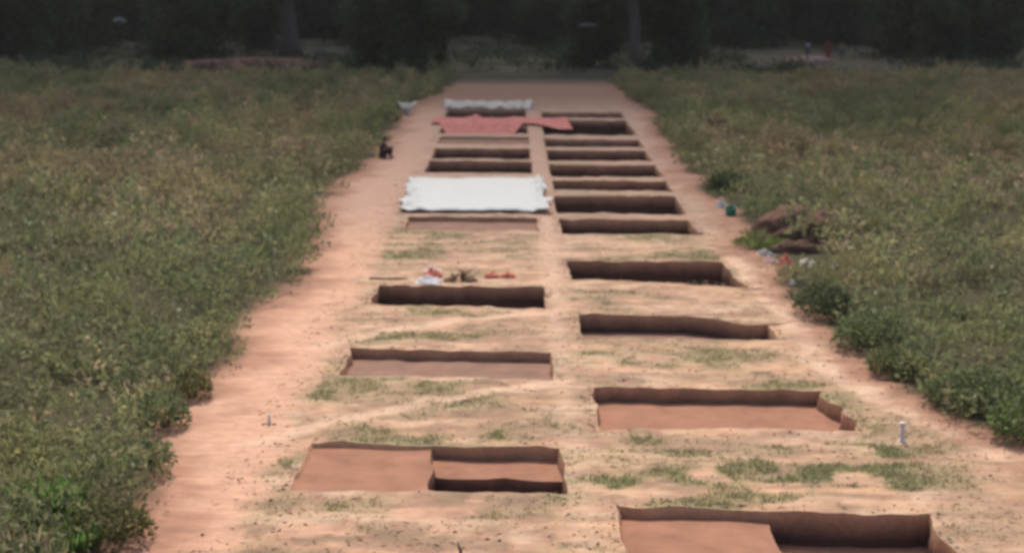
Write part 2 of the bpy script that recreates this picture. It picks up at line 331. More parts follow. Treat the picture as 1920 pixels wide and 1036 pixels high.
# ------------------------------------------------------------------ trenches: geometry
def wall_strip(pa, ztop, zbot, inward, nseg):
    """pa (n,2) warped rim points; ztop/zbot arrays; inward unit vector"""
    n = len(pa); V = []
    for k in range(nseg + 1):
        f = k / nseg; z = ztop * (1 - f) + zbot * f
        off = .035 * f + (fbm(pa[:, 0] + pa[:, 1], z * 3 + k * .1, .3, .3, 3, 81) - .5) * .07 * (f > 0)
        V.append(np.stack([pa[:, 0] + inward[0] * off, pa[:, 1] + inward[1] * off, z], -1))
    V = np.concatenate(V); i = np.arange(n - 1)
    Fq = np.concatenate([np.stack([k * n + i, k * n + i + 1, (k + 1) * n + i + 1, (k + 1) * n + i], -1) for k in range(nseg)])
    return V, Fq
for t in trench:
    xb, yb, dp = t['xb'], t['yb'], t['dp']
    ex, ey = warp((xb[0] + xb[-1]) / 2, yb[0])
    root = empty('excavation_trench', (float(ex), float(ey), 0), t['lb'], 'trench', 'excavation trenches in two columns')
    off = np.array([float(ex), float(ey), 0])
    nyb, nxb = len(yb) - 1, len(xb) - 1
    WV = {}
    def add(key, V, Fq):
        a = WV.setdefault(key, [[], [], 0]); a[0].append(V); a[1].append(Fq + a[2]); a[2] += len(V)
    for j in range(nyb):
        for i in range(nxb):
            d = dp[j][i]
            lx = gx[(gx >= xb[i] - 1e-4) & (gx <= xb[i + 1] + 1e-4)]; ly = gyl[(gyl >= yb[j] - 1e-4) & (gyl <= yb[j + 1] + 1e-4)]
            X, Y = np.meshgrid(lx, ly); wx, wy = warp(X, Y)
            fz = lambda X_, Y_, d_: -d_ + (fbm(X_, Y_, .8, .8, 3, 91) - .5) * .035
            idl = np.arange(X.size).reshape(X.shape)
            Fq = np.stack([idl[:-1, :-1], idl[:-1, 1:], idl[1:, 1:], idl[1:, :-1]], -1).reshape(-1, 4)
            add('floor', np.stack([wx, wy, fz(X, Y, d)], -1).reshape(-1, 3), Fq)
            for sidej, sidei, inw in ((-1, 0, (0, 1)), (1, 0, (0, -1)), (0, -1, (1, 0)), (0, 1, (-1, 0))):
                jj, ii = j + sidej, i + sidei
                outer = not (0 <= jj < nyb and 0 <= ii < nxb); dn = 0 if outer else dp[jj][ii]
                if not outer and dn >= d: continue
                if sidej: Xe = lx; Ye = np.full(len(lx), yb[j] if sidej < 0 else yb[j + 1])
                else: Ye = ly; Xe = np.full(len(ly), xb[i] if sidei < 0 else xb[i + 1])
                wx_, wy_ = warp(Xe, Ye)
                zt = gz(Xe, Ye) if outer else fz(Xe, Ye, dn)
                V, Fq2 = wall_strip(np.stack([wx_, wy_], -1), zt, fz(Xe, Ye, d) - .01, inw, max(2, int(d / .09)))
                key = ('front_wall', 'back_wall', 'left_wall', 'right_wall')[((-1, 0), (1, 0), (0, -1), (0, 1)).index((sidej, sidei))] if outer else 'inner_step'
                add(key, V, Fq2)
    for key, (vs, fs, _) in WV.items():
        nm = {'floor': 'floor', 'inner_step': 'step'}.get(key, 'wall')
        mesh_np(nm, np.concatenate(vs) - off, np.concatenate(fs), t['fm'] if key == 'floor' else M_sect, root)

# ------------------------------------------------------------------ leaves
def leaf_mesh(P, size, asp, dirv, col, jit=.6):
    """rhombic leaves. P (n,3) base, size (n,), asp width ratio, dirv (n,3) growth direction"""
    n = len(P); d = dirv + rng.normal(0, jit, (n, 3)); d /= np.linalg.norm(d, axis=1)[:, None]
    s = np.cross(d, rng.normal(0, 1, (n, 3))); s /= np.linalg.norm(s, axis=1)[:, None]
    L_ = size[:, None]; W_ = (size * asp)[:, None] * .5
    nrm = np.cross(d, s)
    V = np.stack([P, P + d * L_ * .45 + s * W_ + nrm * W_ * .3, P + d * L_, P + d * L_ * .45 - s * W_ + nrm * W_ * .3], 1).reshape(-1, 3)
    Fq = np.arange(4 * n).reshape(n, 4)
    return V, Fq, np.repeat(col, 4, 0)

PAL = 1.6 * np.array([(.195, .185, .085), (.225, .205, .095), (.150, .165, .075), (.235, .175, .110), (.175, .175, .085), (.250, .215, .120), (.125, .150, .068), (.200, .165, .100)])
def scatter_weeds():
    Vs, Fs, Cs = [], [], []; base = 0
    rings = [(17, 26, 9, .105, 34), (26, 38, 7, .12, 30), (38, 55, 5, .15, 26), (55, 78, 3.8, .16, 34), (78, VEG_FAR + 3, 3.0, .17, 40)]
    for y0, y1, dens, ls, nl in rings:
        xm = .33 * (y1 + 2) + 4
        n = int(2 * xm * (y1 - y0) * dens)
        x = rng.uniform(-xm, xm, n); y = rng.uniform(y0, y1, n)
        vd = veg_d(x, y); keep = (vd > .05) & (np.abs(x) < .33 * y + 4)
        # break-up near the edge, bare hollow round the spoil mound
        keep &= rng.random(n) < (.45 + .55 * sstep(0, 1.0, vd)) * np.maximum(.25 + .75 * sstep(.38, .48, fbm(x, y, 1.1, 1.3, 3, 117)), .95 * sstep(2.2, 1.2, vd))
        mx_, my_ = G(1475, 440); keep &= ((((x - mx_) / .85) ** 2 + ((y - my_ - .2) / 1.5) ** 2) > 1)
        mx_, my_ = G(1470, 485); keep &= ((((x - mx_) / 1.35) ** 2 + ((y - my_) / 2.6) ** 2) > 1) | (rng.random(n) < .12)
        x, y, vd = x[keep], y[keep], vd[keep]; n = len(x)
        kind = fbm(x, y, 7, 9, 3, 101); k2 = fbm(x, y, 2.2, 3, 3, 103)
        h = (.20 + .95 * sstep(.25, .75, fbm(x, y, 1.5, 1.7, 3, 105)) + .22 * sstep(2.4, .8, vd)) * (.62 + .38 * sstep(0, .9, vd)) * rng.uniform(.55, 1.35, n) * (1 + .5 * sstep(.56, .72, fbm(x, y, 3.2, 3.2, 3, 109)))
        r = rng.uniform(.22, .42, n) * (1 + .15 * (ls / .105 - 1))
        ci = np.clip(((k2 - .30) / .4 * 8 + rng.normal(0, .8, n)), 0, 7.99).astype(int)
        pc = PAL[ci] * (rng.uniform(.75, 1.25, n) * (.72 + .62 * fbm(x, y, 4.5, 6, 3, 113)))[:, None]
        redd = (sstep(.50, .60, kind))[:, None]; pc = pc * (1 - redd * .4) + np.array((.35, .24, .155)) * redd * .4
        grn = (sstep(2.8, .5, vd) * (rng.random(n) < .8))[:, None]; pc = pc * (1 - .65 * grn) + np.array((.155, .195, .085)) * .65 * grn
        grn = sstep(.46, .36, kind)[:, None]; pc = pc * (1 - .6 * grn) + np.array((.15, .175, .085)) * .6 * grn
        m = rng.integers(int(nl * .6), int(nl * 1.4), n)
        idx = np.repeat(np.arange(n), m); N_ = len(idx)
        u = rng.random(N_) ** .55; ang = rng.uniform(0, 2 * np.pi, N_); rho = np.sqrt(rng.random(N_))
        prof = np.sin(np.clip(u, .1, 1) * np.pi * .75) * .9 + .1
        px = x[idx] + np.cos(ang) * rho * r[idx] * prof; py = y[idx] + np.sin(ang) * rho * r[idx] * prof
        pz = h[idx] * u * (1 - .25 * rho ** 2)
        lc = pc[idx] * rng.uniform(.85, 1.18, N_)[:, None]
        pale = rng.random(N_) < .012 * (y1 < 60) + .004; lc[pale] = (.45, .44, .33)
        grass = (rng.random(n) < .35)[idx]
        size = ls * rng.uniform(.6, 1.5, N_) * np.where(grass, 1.9, 1.); asp = np.where(grass, .16, .5)
        size[pale] *= .5; asp[pale] = .9
        dirv = np.stack([np.cos(ang) * .7, np.sin(ang) * .7, np.where(grass, 1.8, .45) * np.ones(N_)], -1)
        pz = np.where(grass, pz * .6, pz)
        V, Fq, C = leaf_mesh(np.stack([px, py, pz - .03], -1), size, asp, dirv, lc, .5)
        Vs.append(V); Fs.append(Fq + base); Cs.append(C); base += len(V)
    return np.concatenate(Vs), np.concatenate(Fs), np.concatenate(Cs)
V, Fq, C = scatter_weeds()
lefts = V[Fq[:, 0], 0] < 0
for side, lab in ((True, 'left'), (False, 'right')):
    q = Fq[lefts == side]; vid = q.ravel()
    o = mesh_np('weeds', V[vid], np.arange(len(vid)).reshape(-1, 4), M_leaf, col=C[vid], smooth=False)
    tag(o, 'dense knee-high to waist-high green and brown weeds covering the field on the %s of the dig' % lab, 'weeds', kind='stuff')

# short grass tufts between the trenches
def turf():
    n = 110000
    y = D(1036) + (D(430) - D(1036)) * rng.random(n) ** 1.3; x = rng.uniform(-5, 9, n)
    inp = np.zeros(n, bool)
    for t in trench:
        inp |= (x > t['xb'][0] - .12) & (x < t['xb'][-1] + .12) & (y + SK * x > t['yb'][0] - .2) & (y + SK * x < t['yb'][-1] + .15)
    c = ground_col(x, y)
    green = c[:, 1] / c[:, 0]
    k = (~inp) & (green > .68 + rng.random(n) * .22) & (veg_d(x, y) < .1)
    x, y, c = x[k], y[k], c[k]
    c = c * .72 + np.array((.33, .33, .18)) * .33
    n = len(x); P = np.stack([x, y, gz(x, y + SK * x) - .005], -1)
    m = 5; idx = np.repeat(np.arange(n), m)
    Pp = P[idx] + np.concatenate([rng.normal(0, .035, (n * m, 2)), np.zeros((n * m, 1))], 1)
    return leaf_mesh(Pp, rng.uniform(.025, .07, n * m), .3, np.tile([0, 0, 1.], (n * m, 1)), c[idx] * rng.uniform(.7, 1.3, n * m)[:, None], .6)
V, Fq, C = turf()
tag(mesh_np('grass', V, Fq, M_leaf, col=C, smooth=False), 'short sparse grass and dry straw growing on the baulks between the trenches', 'grass', kind='stuff')

def off_trench(x, y, m=.06):
    k = np.ones(len(x), bool)
    for t in trench: k &= ~((x > t['xb'][0] - m) & (x < t['xb'][-1] + m) & (y + SK * x > t['yb'][0] - m) & (y + SK * x < t['yb'][-1] + m))
    return k
def clods():
    n = 16000; y = D(1050) + (D(300) - D(1050)) * rng.random(n) ** 1.4; x = rng.uniform(-4.2, 9, n)
    k = off_trench(x, y) & (veg_d(x, y) < 0) & (fbm(x, y, .9, .7, 3, 73) + .25 * rng.random(n) > .58); x, y = x[k], y[k]
    xs, ys = [x], [y]
    for t in trench[:4] + trench[9:15]:                                   # loose crumbs along the rims
        m = 230; s_ = rng.random(m); e = rng.integers(0, 3, m); o_ = np.abs(rng.normal(0, .09, m)) + .03
        xx = np.where(e == 0, t['xb'][0] + s_ * (t['xb'][-1] - t['xb'][0]), np.where(e == 1, t['xb'][-1] + o_, t['xb'][0] - o_))
        yy = np.where(e == 0, t['yb'][-1] + o_ + .05, t['yb'][0] + s_ * (t['yb'][-1] - t['yb'][0])); wx_, wy_ = warp(xx, yy)
        xs.append(wx_); ys.append(wy_)
    x = np.concatenate(xs); y = np.concatenate(ys); n = len(x)
    base = np.array([(1, 0, 0), (0, 1, 0), (-1, 0, 0), (0, -1, 0), (.1, .1, .8), (0, 0, -.5)])
    fc = np.array([(0, 1, 4), (1, 2, 4), (2, 3, 4), (3, 0, 4), (1, 0, 5), (2, 1, 5), (3, 2, 5), (0, 3, 5)])
    sz = .009 + .030 * rng.random(n) ** 3
    V = base[None] * sz[:, None, None] * rng.uniform(.6, 1.4, (n, 6, 3)); a = rng.uniform(0, 6.28, n); c_, s_ = np.cos(a), np.sin(a)
    V = np.stack([V[..., 0] * c_[:, None] - V[..., 1] * s_[:, None], V[..., 0] * s_[:, None] + V[..., 1] * c_[:, None], V[..., 2]], -1)
    V += np.stack([x, y, gz(x, y + SK * x)], -1)[:, None]
    C = np.repeat(ground_col(x, y) * rng.uniform(.95, 1.2, n)[:, None], 6, 0)
    return V.reshape(-1, 3), (fc[None] + (np.arange(n) * 6)[:, None, None]).reshape(-1, 3), C
V, Fq, C = clods()
tag(mesh_np('soil_crumbs', V, Fq, M_ground, col=C, smooth=False), 'loose crumbs and small clods of dry soil scattered around the trench rims', 'soil crumbs', kind='stuff')
def straw():
    n = 26000; y = D(1050) + (D(330) - D(1050)) * rng.random(n) ** 1.3; x = rng.uniform(-4.2, 9, n)
    k = off_trench(x, y, .1) & (veg_d(x, y) < .3) & (fbm(x, y, 1.5, 1.0, 5, 51) + .12 * rng.random(n) > .54); x, y = x[k], y[k]; n = len(x)
    a = rng.uniform(0, 6.28, n)
    C = np.array([(.50, .40, .25), (.40, .30, .18), (.28, .20, .12), (.56, .46, .30)])[rng.integers(0, 4, n)]
    return leaf_mesh(np.stack([x, y, gz(x, y + SK * x) + .006], -1), rng.uniform(.05, .14, n), .13, np.stack([np.cos(a), np.sin(a), np.full(n, .15)], -1), C, .15)
V, Fq, C = straw()
tag(mesh_np('straw_litter', V, Fq, M_leaf, col=C, smooth=False), 'dry straw litter lying flat on the rough ground between the trenches', 'straw', kind='stuff')

# ------------------------------------------------------------------ generic solid pieces
def lump(name, loc, rad, mat, parent=None, seed=0, rough=.3, nu=18, nv=9, rz=0, fs=.5):
    """irregular mound sitting on the ground (closed underside)"""
    V = []; Fq = []
    for j in range(nv + 1):
        ph = j / nv * math.pi / 2 * 1.15
        for i in range(nu):
            a = i / nu * 2 * math.pi; s = math.sin(ph); c = math.cos(ph)
            k = 1 + rough * (float(fbm(math.cos(a) * s / fs + seed * 3, math.sin(a) * s / fs + c / fs, 1, 1, 3, 111 + seed)) - .5) * 2
            x, y = math.cos(a) * s * rad[0] * k, math.sin(a) * s * rad[1] * k
            V.append((x * math.cos(rz) - y * math.sin(rz), x * math.sin(rz) + y * math.cos(rz), c * rad[2] * k))
    for j in range(nv):
        for i in range(nu):
            Fq.append((j * nu + i, (j + 1) * nu + i, (j + 1) * nu + (i + 1) % nu, j * nu + (i + 1) % nu))
    o = mesh_np(name, np.array(V), np.array(Fq), mat, parent); o.location = loc
    return o
def tube_np(pts, rads, ns=7):
    pts = np.array(pts, float); V = []; n = len(pts)
    for i in range(n):
        d = pts[min(i + 1, n - 1)] - pts[max(i - 1, 0)]; d /= np.linalg.norm(d)
        a = np.cross(d, (0, 1, .3)); a /= np.linalg.norm(a); b = np.cross(d, a)
        for k in range(ns):
            t_ = 2 * math.pi * k / ns; V.append(pts[i] + (a * math.cos(t_) + b * math.sin(t_)) * rads[i])
    Fq = [(i * ns + k, i * ns + (k + 1) % ns, (i + 1) * ns + (k + 1) % ns, (i + 1) * ns + k) for i in range(n - 1) for k in range(ns)]
    V.append(pts[0]); V.append(pts[-1]); c0, c1 = len(V) - 2, len(V) - 1
    for k in range(ns):
        Fq.append((c0, (k + 1) % ns, k, k)); Fq.append((c1, (n - 1) * ns + k, (n - 1) * ns + (k + 1) % ns, (n - 1) * ns + (k + 1) % ns))
    return np.array(V), Fq
def mesh_py(name, V, Fl, mat, parent=None, smooth=True):
    me = bpy.data.meshes.new(name)
    Fl = [tuple(dict.fromkeys(f)) for f in Fl]
    me.from_pydata([tuple(map(float, v)) for v in V], [], [tuple(map(int, f)) for f in Fl]); me.update()
    if smooth: me.polygons.foreach_set('use_smooth', np.ones(len(me.polygons), bool))
    me.materials.append(mat); return link(bpy.data.objects.new(name, me), parent)
def join_tubes(lst, ns=7):
    V = []; Fl = []; b = 0
    for pts, rads in lst:
        v, f = tube_np(pts, rads, ns); V += list(v); Fl += [tuple(i + b for i in q) for q in f]; b += len(v)
    return V, Fl

# ------------------------------------------------------------------ trees
def tree_meshes(seed, H, cr, base, trunk_r, nleaf, ls, pal, low=False):
    r = random.Random(seed); tubes = []
    lean = (r.uniform(-.6, .6), r.uniform(-.6, .6)); tp = []
    for i in range(7):
        f = i / 6; tp.append((lean[0] * f + r.uniform(-.06, .06), lean[1] * f + r.uniform(-.06, .06), -.3 + f * (H * .62 + .3)))
    tubes.append((tp, [trunk_r * (1.35 if i == 0 else 1.0 - .11 * i) for i in range(7)]))
    ends = []
    for k in range(9):
        st = tp[3 + k % 4]; a = k * 2.4 + r.uniform(-.4, .4); ln = cr * r.uniform(.6, .95)
        e = (st[0] + math.cos(a) * ln, st[1] + math.sin(a) * ln, st[2] + H * r.uniform(.08, .28))
        md = [(st[i] + e[i]) / 2 + r.uniform(-.2, .2) for i in range(3)]
        tubes.append(([st, md, e], [trunk_r * .42, trunk_r * .28, trunk_r * .1])); ends.append(e)
    cl = []
    for e in ends: cl.append((e, cr * r.uniform(.32, .5)))
    zc0 = base
    for k in range(26):
        a = r.uniform(0, 6.28); q = cr * math.sqrt(r.random()) * .9; z = r.uniform(zc0 + .1 * (H - zc0), H * .95)
        sh = math.sqrt(max(.15, 1 - ((z - (zc0 + H) / 2) / ((H - zc0) / 2)) ** 2)); 
        if low: sh = max(sh, .75)
        cl.append(((lean[0] + math.cos(a) * q * sh, lean[1] + math.sin(a) * q * sh, z), cr * r.uniform(.18, .38)))
    if low:
        for k in range(16):
            a = r.uniform(0, 6.28); q = cr * r.uniform(.3, .85); cl.append(((math.cos(a) * q, math.sin(a) * q, r.uniform(.3, 2.6)), cr * r.uniform(.22, .34)))
    cc = np.array([c[0] for c in cl]); rr = np.array([c[1] for c in cl])
    pk = rng.choice(len(cl), nleaf, p=rr ** 2 / (rr ** 2).sum())
    d = rng.normal(0, 1, (nleaf, 3)); d /= np.linalg.norm(d, axis=1)[:, None]
    P = cc[pk] + d * (rr[pk] * rng.random(nleaf) ** .35)[:, None] * np.array((1, 1, .75)); P[:, 2] = np.maximum(P[:, 2], .1 + .1 * rng.random(nleaf))
    tone = rng.uniform(.7, 1.35, len(cl))[pk] * rng.uniform(.7, 1.3, nleaf)
    C = np.array(pal)[rng.integers(0, len(pal), nleaf)] * tone[:, None]
    L_ = leaf_mesh(P, ls * rng.uniform(.6, 1.5, nleaf), .5, d + np.array((0, 0, -.2)), C, .7)
    return tubes, L_
TP = [(.072, .100, .052), (.095, .120, .058), (.052, .075, .042), (.110, .112, .060)]
protos = {}
def make_proto(key, *a, **k):
    tubes, L_ = tree_meshes(*a, **k)
    root = bpy.data.objects.new('tree', None)
    Vt, Ft = join_tubes(tubes, 9)
    tr = mesh_py('trunk', Vt, Ft, M_bark, root); cr_ = mesh_np('crown', L_[0], L_[1], M_tleaf, root, col=L_[2], smooth=False)
    sc.collection.objects.unlink(tr); sc.collection.objects.unlink(cr_)
    protos[key] = (root, [tr, cr_])
make_proto('big', 1, 17, 7.5, 6.5, .95, 15000, .42, TP)
make_proto('slim', 2, 15, 6.0, 6.8, .42, 12000, .40, TP)
make_proto('low', 3, 11, 3.6, .2, .35, 17000, .30, TP, low=True)
make_proto('lowwide', 4, 13, 5.2, .3, .4, 20000, .34, TP, low=True)
def place_tree(key, u, zc, scale, rz, label, group=None, name='tree', cat='tree', x=None):
    root, ch = protos[key]; r = root.copy(); link(r); r.name = name
    X = (u - U0) / F * zc if x is None else x
    r.location = (X, (zc - HC * math.sin(PITCH)) / math.cos(PITCH), 0); r.rotation_euler = (0, 0, rz); r.scale = (scale,) * 3
    tag(r, label, cat, group)
    for c in ch:
        d = c.copy(); link(d, r)
        d.name = c.name.split('.')[0]
    return r
place_tree('big', 545, 146, 1.0, .4, 'thick bare trunk rising behind the reddish spoil bank at upper left')
place_tree('slim', 1192, 122, 1.25, 1.2, 'slim grey trunk at the far end of the dig, right of its end')
place_tree('low', 735, 118, .95, .3, 'dark bushy tree at far left end of the dig with foliage down to the ground')
place_tree('low', 790, 122, .8, 2.3, 'narrow dark leafy tree just left of the bare ground beyond the trenches')
place_tree('lowwide', 345, 138, .85, 1.9, 'broad dark tree behind the left end of the reddish spoil bank')
place_tree('low', 20, 136, 1.0, .9, 'dark leafy tree at the far left edge of the picture')
place_tree('low', 1110, 130, .8, 4.0, 'dark bushy tree close left of the slim grey trunk')
place_tree('low', 1265, 128, .85, 5.1, 'dark bushy tree close right of the slim grey trunk')
place_tree('lowwide', 1700, 146, .9, .6, 'dark leafy tree just right of the people under the trees')
place_tree('lowwide', 1850, 138, .9, 3.0, 'dark leafy tree at the far right edge of the picture')
place_tree('low', 1770, 134, .75, 1.0, 'smaller dark tree between the two broad ones at upper right')
place_tree('lowwide', 160, 168, .9, 2.2, 'hazy mid-dark tree set back at upper left')
place_tree('lowwide', 1400, 166, .9, 4.4, 'dim tree set back left of the standing people')
place_tree('low', 480, 158, .8, 2.0, 'dim tree set back just left of the thick bare trunk')
place_tree('lowwide', 90, 150, .9, 5.2, 'dark tree between the far left one and the set back one')
place_tree('lowwide', 1570, 172, 1.0, 5.5, 'dim tree right behind the standing people')
place_tree('low', 1010, 160, .7, 0.4, 'small dim tree beyond the middle of the end of the dig')
bk = 'trees at the back of the grove'
bl = 'tall tree of the dark grove, its crown reaching above the picture'
bs = 'dark leafy tree far back in the grove, foliage down to the ground'
for k_, (u_, zz) in enumerate(((640, 200), (985, 178), (1330, 205), (400, 190), (1590, 196))):
    place_tree('slim', u_, zz, rnd.uniform(1.15, 1.3), rnd.uniform(0, 6), bl, bk)
for k_, (u_, zz) in enumerate(((90, 195), (230, 185), (400, 200), (510, 205), (630, 190), (720, 175), (850, 200), (960, 208), (1050, 192), (1180, 180), (1260, 200), (1340, 190), (1450, 205), (1540, 190), (1620, 182), (1700, 205), (1800, 190), (1890, 180), (0, 185), (560, 222), (900, 222), (1000, 225))):
    place_tree('lowwide', u_, zz, rnd.uniform(1.0, 1.3), rnd.uniform(0, 6), bs, 'leafy trees far back in the grove')
# undergrowth and wood edge
def undergrowth():
    n = 3000; y = rng.uniform(118, 205, n); x = rng.uniform(-75, 75, n)
    k = (fbm(x, y, 7, 7, 3, 121) > .50) ; x, y = x[k], y[k]; n = len(x)
    k = ~((x > 22) & (x < 31) & (y < 152)); x, y = x[k], y[k]
    n3 = 900; xe = rng.uniform(-48, 48, n3); ye = rng.uniform(113, 128, n3); k = ~(((xe > -5.5) & (xe < 8.5)) | ((xe > 23) & (xe < 30))); x = np.concatenate([x, xe[k]]); y = np.concatenate([y, ye[k]])
    n2 = 1300; x = np.concatenate([x, rng.uniform(-90, 90, n2)]); y = np.concatenate([y, rng.uniform(218, 232, n2)]); n = len(x)
    hh = np.where(y > 215, rng.uniform(2.5, 7, n), rng.uniform(.3, 1.1, n))
    m = np.where(y > 215, 60, 22); idx = np.repeat(np.arange(n), m); N_ = len(idx)
    sp = np.where(y > 215, 1.6, .8)[idx]
    P = np.stack([x[idx] + rng.normal(0, 1, N_) * sp * .6, y[idx] + rng.normal(0, 1, N_) * sp * .6, hh[idx] * rng.random(N_)], -1)
    C = np.array(TP)[rng.integers(0, 4, N_)] * rng.uniform(.5, 1.1, N_)[:, None]
    sz = np.where(y[idx] > 215, .7, .28) * rng.uniform(.6, 1.4, N_)
    return leaf_mesh(P, sz, .55, np.tile([0, 0, .6], (N_, 1)), C, .8)
V, Fq, C = undergrowth()
tag(mesh_np('undergrowth', V, Fq, M_tleaf, col=C, smooth=False), 'dim undergrowth and far wood edge beneath the dark grove', 'undergrowth', kind='stuff')

# ------------------------------------------------------------------ single plants along the dig
def plant(name, u, v, h, r, n, ls, cols, label, cat, grass=False, group=None):
    x, y = G(u, v); root = empty(name, (x, y, 0), label, cat, group)
    u_ = rng.random(n) ** .6; a = rng.uniform(0, 6.28, n); q = np.sqrt(rng.random(n)) * r
    lump_ = .75 + .5 * vnoise(np.cos(a) * 1.5 + 5, np.sin(a) * 1.5 + u_ * 2, int(u))
    P = np.stack([np.cos(a) * q * lump_, np.sin(a) * q * lump_, h * u_ * (1 - .5 * (q / r) ** 2) * lump_ * (.25 if grass else 1)], -1)
    C = np.array(cols)[rng.integers(0, len(cols), n)] * rng.uniform(.6, 1.4, n)[:, None]
    dv = np.stack([np.cos(a) * .5, np.sin(a) * .5, np.full(n, 1.6 if grass else .4)], -1)
    L_ = leaf_mesh(P, (h * .9 if grass else ls) * rng.uniform(.6, 1.3, n), .12 if grass else .5, dv, C, .35 if grass else .6)
    mesh_np('leaves', L_[0], L_[1], M_leaf, root, col=L_[2], smooth=False)
    tb = []
    for k in range(7):
        aa = k * .9; e = (math.cos(aa) * r * .5, math.sin(aa) * r * .5, h * .6); tb.append(([(e[0] * .1, e[1] * .1, -.05), (e[0] * .6, e[1] * .6, h * .3), e], [.012, .009, .004]))
    Vt, Ft = join_tubes(tb, 5); mesh_py('stem', Vt, Ft, M_twig, root)
GR = [(.16, .20, .09), (.19, .23, .105), (.13, .165, .075)]; BR = [(.17, .30, .08), (.20, .33, .09), (.13, .21, .07)]; YL = [(.16, .17, .06), (.20, .18, .08), (.12, .13, .05)]
plant('grass_clump', 95, 975, .50, .34, 380, .1, BR, 'bright green grass clump in the weeds at lower left', 'grass clump', True)
plant('grass_clump', 148, 1030, .32, .24, 200, .1, BR, 'small bright green grass tuft at the lower left corner', 'grass clump', True)
plant('bush', 215, 1010, .55, .55, 900, .09, YL, 'yellowish leafy bush beside the path at lower left', 'bush')
plant('bush', 268, 890, .6, .42, 900, .085, GR, 'green bush at the path edge above the reddish fringe', 'bush')
plant('bush', 310, 800, .6, .40, 900, .085, GR, 'dark green bush jutting onto the path at left', 'bush')
plant('bush', 360, 745, .5, .38, 700, .085, YL, 'olive bush at the left edge of the path, just past the jutting one', 'bush')
plant('bush', 1835, 762, .65, .80, 1900, .10, GR, 'dense dark green bush at the right verge beyond the white post', 'bush')
plant('bush', 1935, 820, .55, .60, 1500, .10, BR[:1] + GR, 'bright green bush cut off by the right picture edge', 'bush')
plant('bush', 1690, 700, .45, .55, 1200, .10, GR + YL, 'low light green bush spreading on the right verge', 'bush')
plant('bush', 1625, 650, .65, .65, 1500, .10, GR, 'green bush at the corner of the weeds right of the collapsed trench', 'bush')
plant('bush', 1550, 590, .7, .7, 1500, .10, [(.075, .10, .05), (.10, .115, .06)], 'grey green bush on the right, nearest behind the corner bush', 'bush')
plant('bush', 1366, 362, .75, .7, 1200, .13, [(.09, .13, .06), (.08, .11, .05)], 'dark green bush behind the green tub', 'bush')
plant('grass_clump', 1430, 462, .22, .7, 900, .08, BR[:2] + YL, 'low bright grass patch in front of the spoil mound', 'grass clump', True)

# ------------------------------------------------------------------ spoil heaps
x, y = G(1492, 440)
o = lump('spoil_mound', (x, y, -.05), (1.15, 1.35, .88), M_spoil, None, 2, .26, 60, 26, .3, .30)
tag(o, 'dark brown mound of dug soil among the weeds at right', 'mound')
x, y = G(1490, 470)
o = lump('soil_clod_pile', (x, y, -.03), (.65, .4, .3), M_spoil, None, 5, .45, 24, 10, .1, .35); tag(o, 'small dark pile of clods between the mound and the rags', 'soil pile')
x, y = G(490, 136)
o = lump('spoil_bank', (x - .2, y, -.1), (7.6, 2.2, 1.2), M_spoil_red, None, 3, .16, 60, 14, 0, .3)
tag(o, 'long low bank of reddish soil at the far edge of the left weeds', 'soil bank')
x, y = G(1515, 120)
o = lump('pale_soil_heap', (x, y, -.1), (2.2, 1.2, .75), soil_mat('pale_spoil', col=(.34, .22, .18), vary=.2, scale=2), None, 6, .3, 30, 10, 0, .5)
tag(o, 'low pinkish heap of soil in front of the people under the trees', 'soil heap')
x, y = G(1330, 250)
o = lump('brown_clod', (x + .3, y, -.05), (.7, .9, .9), M_spoil, None, 8, .35, 24, 10, 0, .4); tag(o, 'small brown earth mound half hidden in the right weeds near the far end', 'mound')

# ------------------------------------------------------------------ sheets
def sheet(name, nu, nv, fn, mat, label, cat, thick=.004, group=None):
    V = []; 
    for j in range(nv + 1):
        for i in range(nu + 1): V.append(fn(i / nu, j / nv))
    Fq = [(j * (nu + 1) + i, j * (nu + 1) + i + 1, (j + 1) * (nu + 1) + i + 1, (j + 1) * (nu + 1) + i) for j in range(nv) for i in range(nu)]
    o = mesh_np(name, np.array(V), np.array(Fq), mat); md = o.modifiers.new('thickness', 'SOLIDIFY'); md.thickness = thick
    return tag(o, label, cat, group)
def big(s, t_):
    v = 400 - t_ * 62; y = D(v)
    frill = .16 * (abs(s - .5) > .47) + 0
    e = abs(s - .5) * 2
    ej = (vnoise(t_ * 11, 3, 131) - .5) * .26 + (vnoise(t_ * 27, 7, 132) - .5) * .2
    x0 = -3.42 - .22 * t_; x1 = 1.12
    x = x0 + (x1 - x0) * s + (ej if e > .86 else 0) * (1 if s > .5 else -1) * (e - .86) / .14
    gather = .16 * max(0, e - .72) / .28
    fold = (vnoise(s * 30, t_ * 9, 133) - .5) * gather * 1.6 + abs(math.sin(t_ * 31 + s * 9 + 3 * float(vnoise(s * 6, t_ * 5, 130)))) * gather * .5
    corner = 0
    y += .18 * max(0, e - .84) / .16 * (1 if t_ > .7 else 0) + (vnoise(s * 9, t_, 135) - .5) * .15 * (t_ < .02 or t_ > .98) + (-.1 if t_ < .05 else 0)
    return (float(x), y - SK * (float(x) + 1), float(.09 + fold + corner + (vnoise(s * 5, t_ * 3, 134) - .5) * .05 + .05 * math.sin(t_ * math.pi) + .07 * math.exp(-((t_ - .04) / .03) ** 2) * (.5 + vnoise(s * 25, 1, 137)) + .015 * (vnoise(s * 14, t_ * 9, 136) - .5)))
sheet('ground_sheet', 130, 60, big, M_white, 'large bright white plastic sheet with gathered ends lying across the left column', 'plastic sheet')
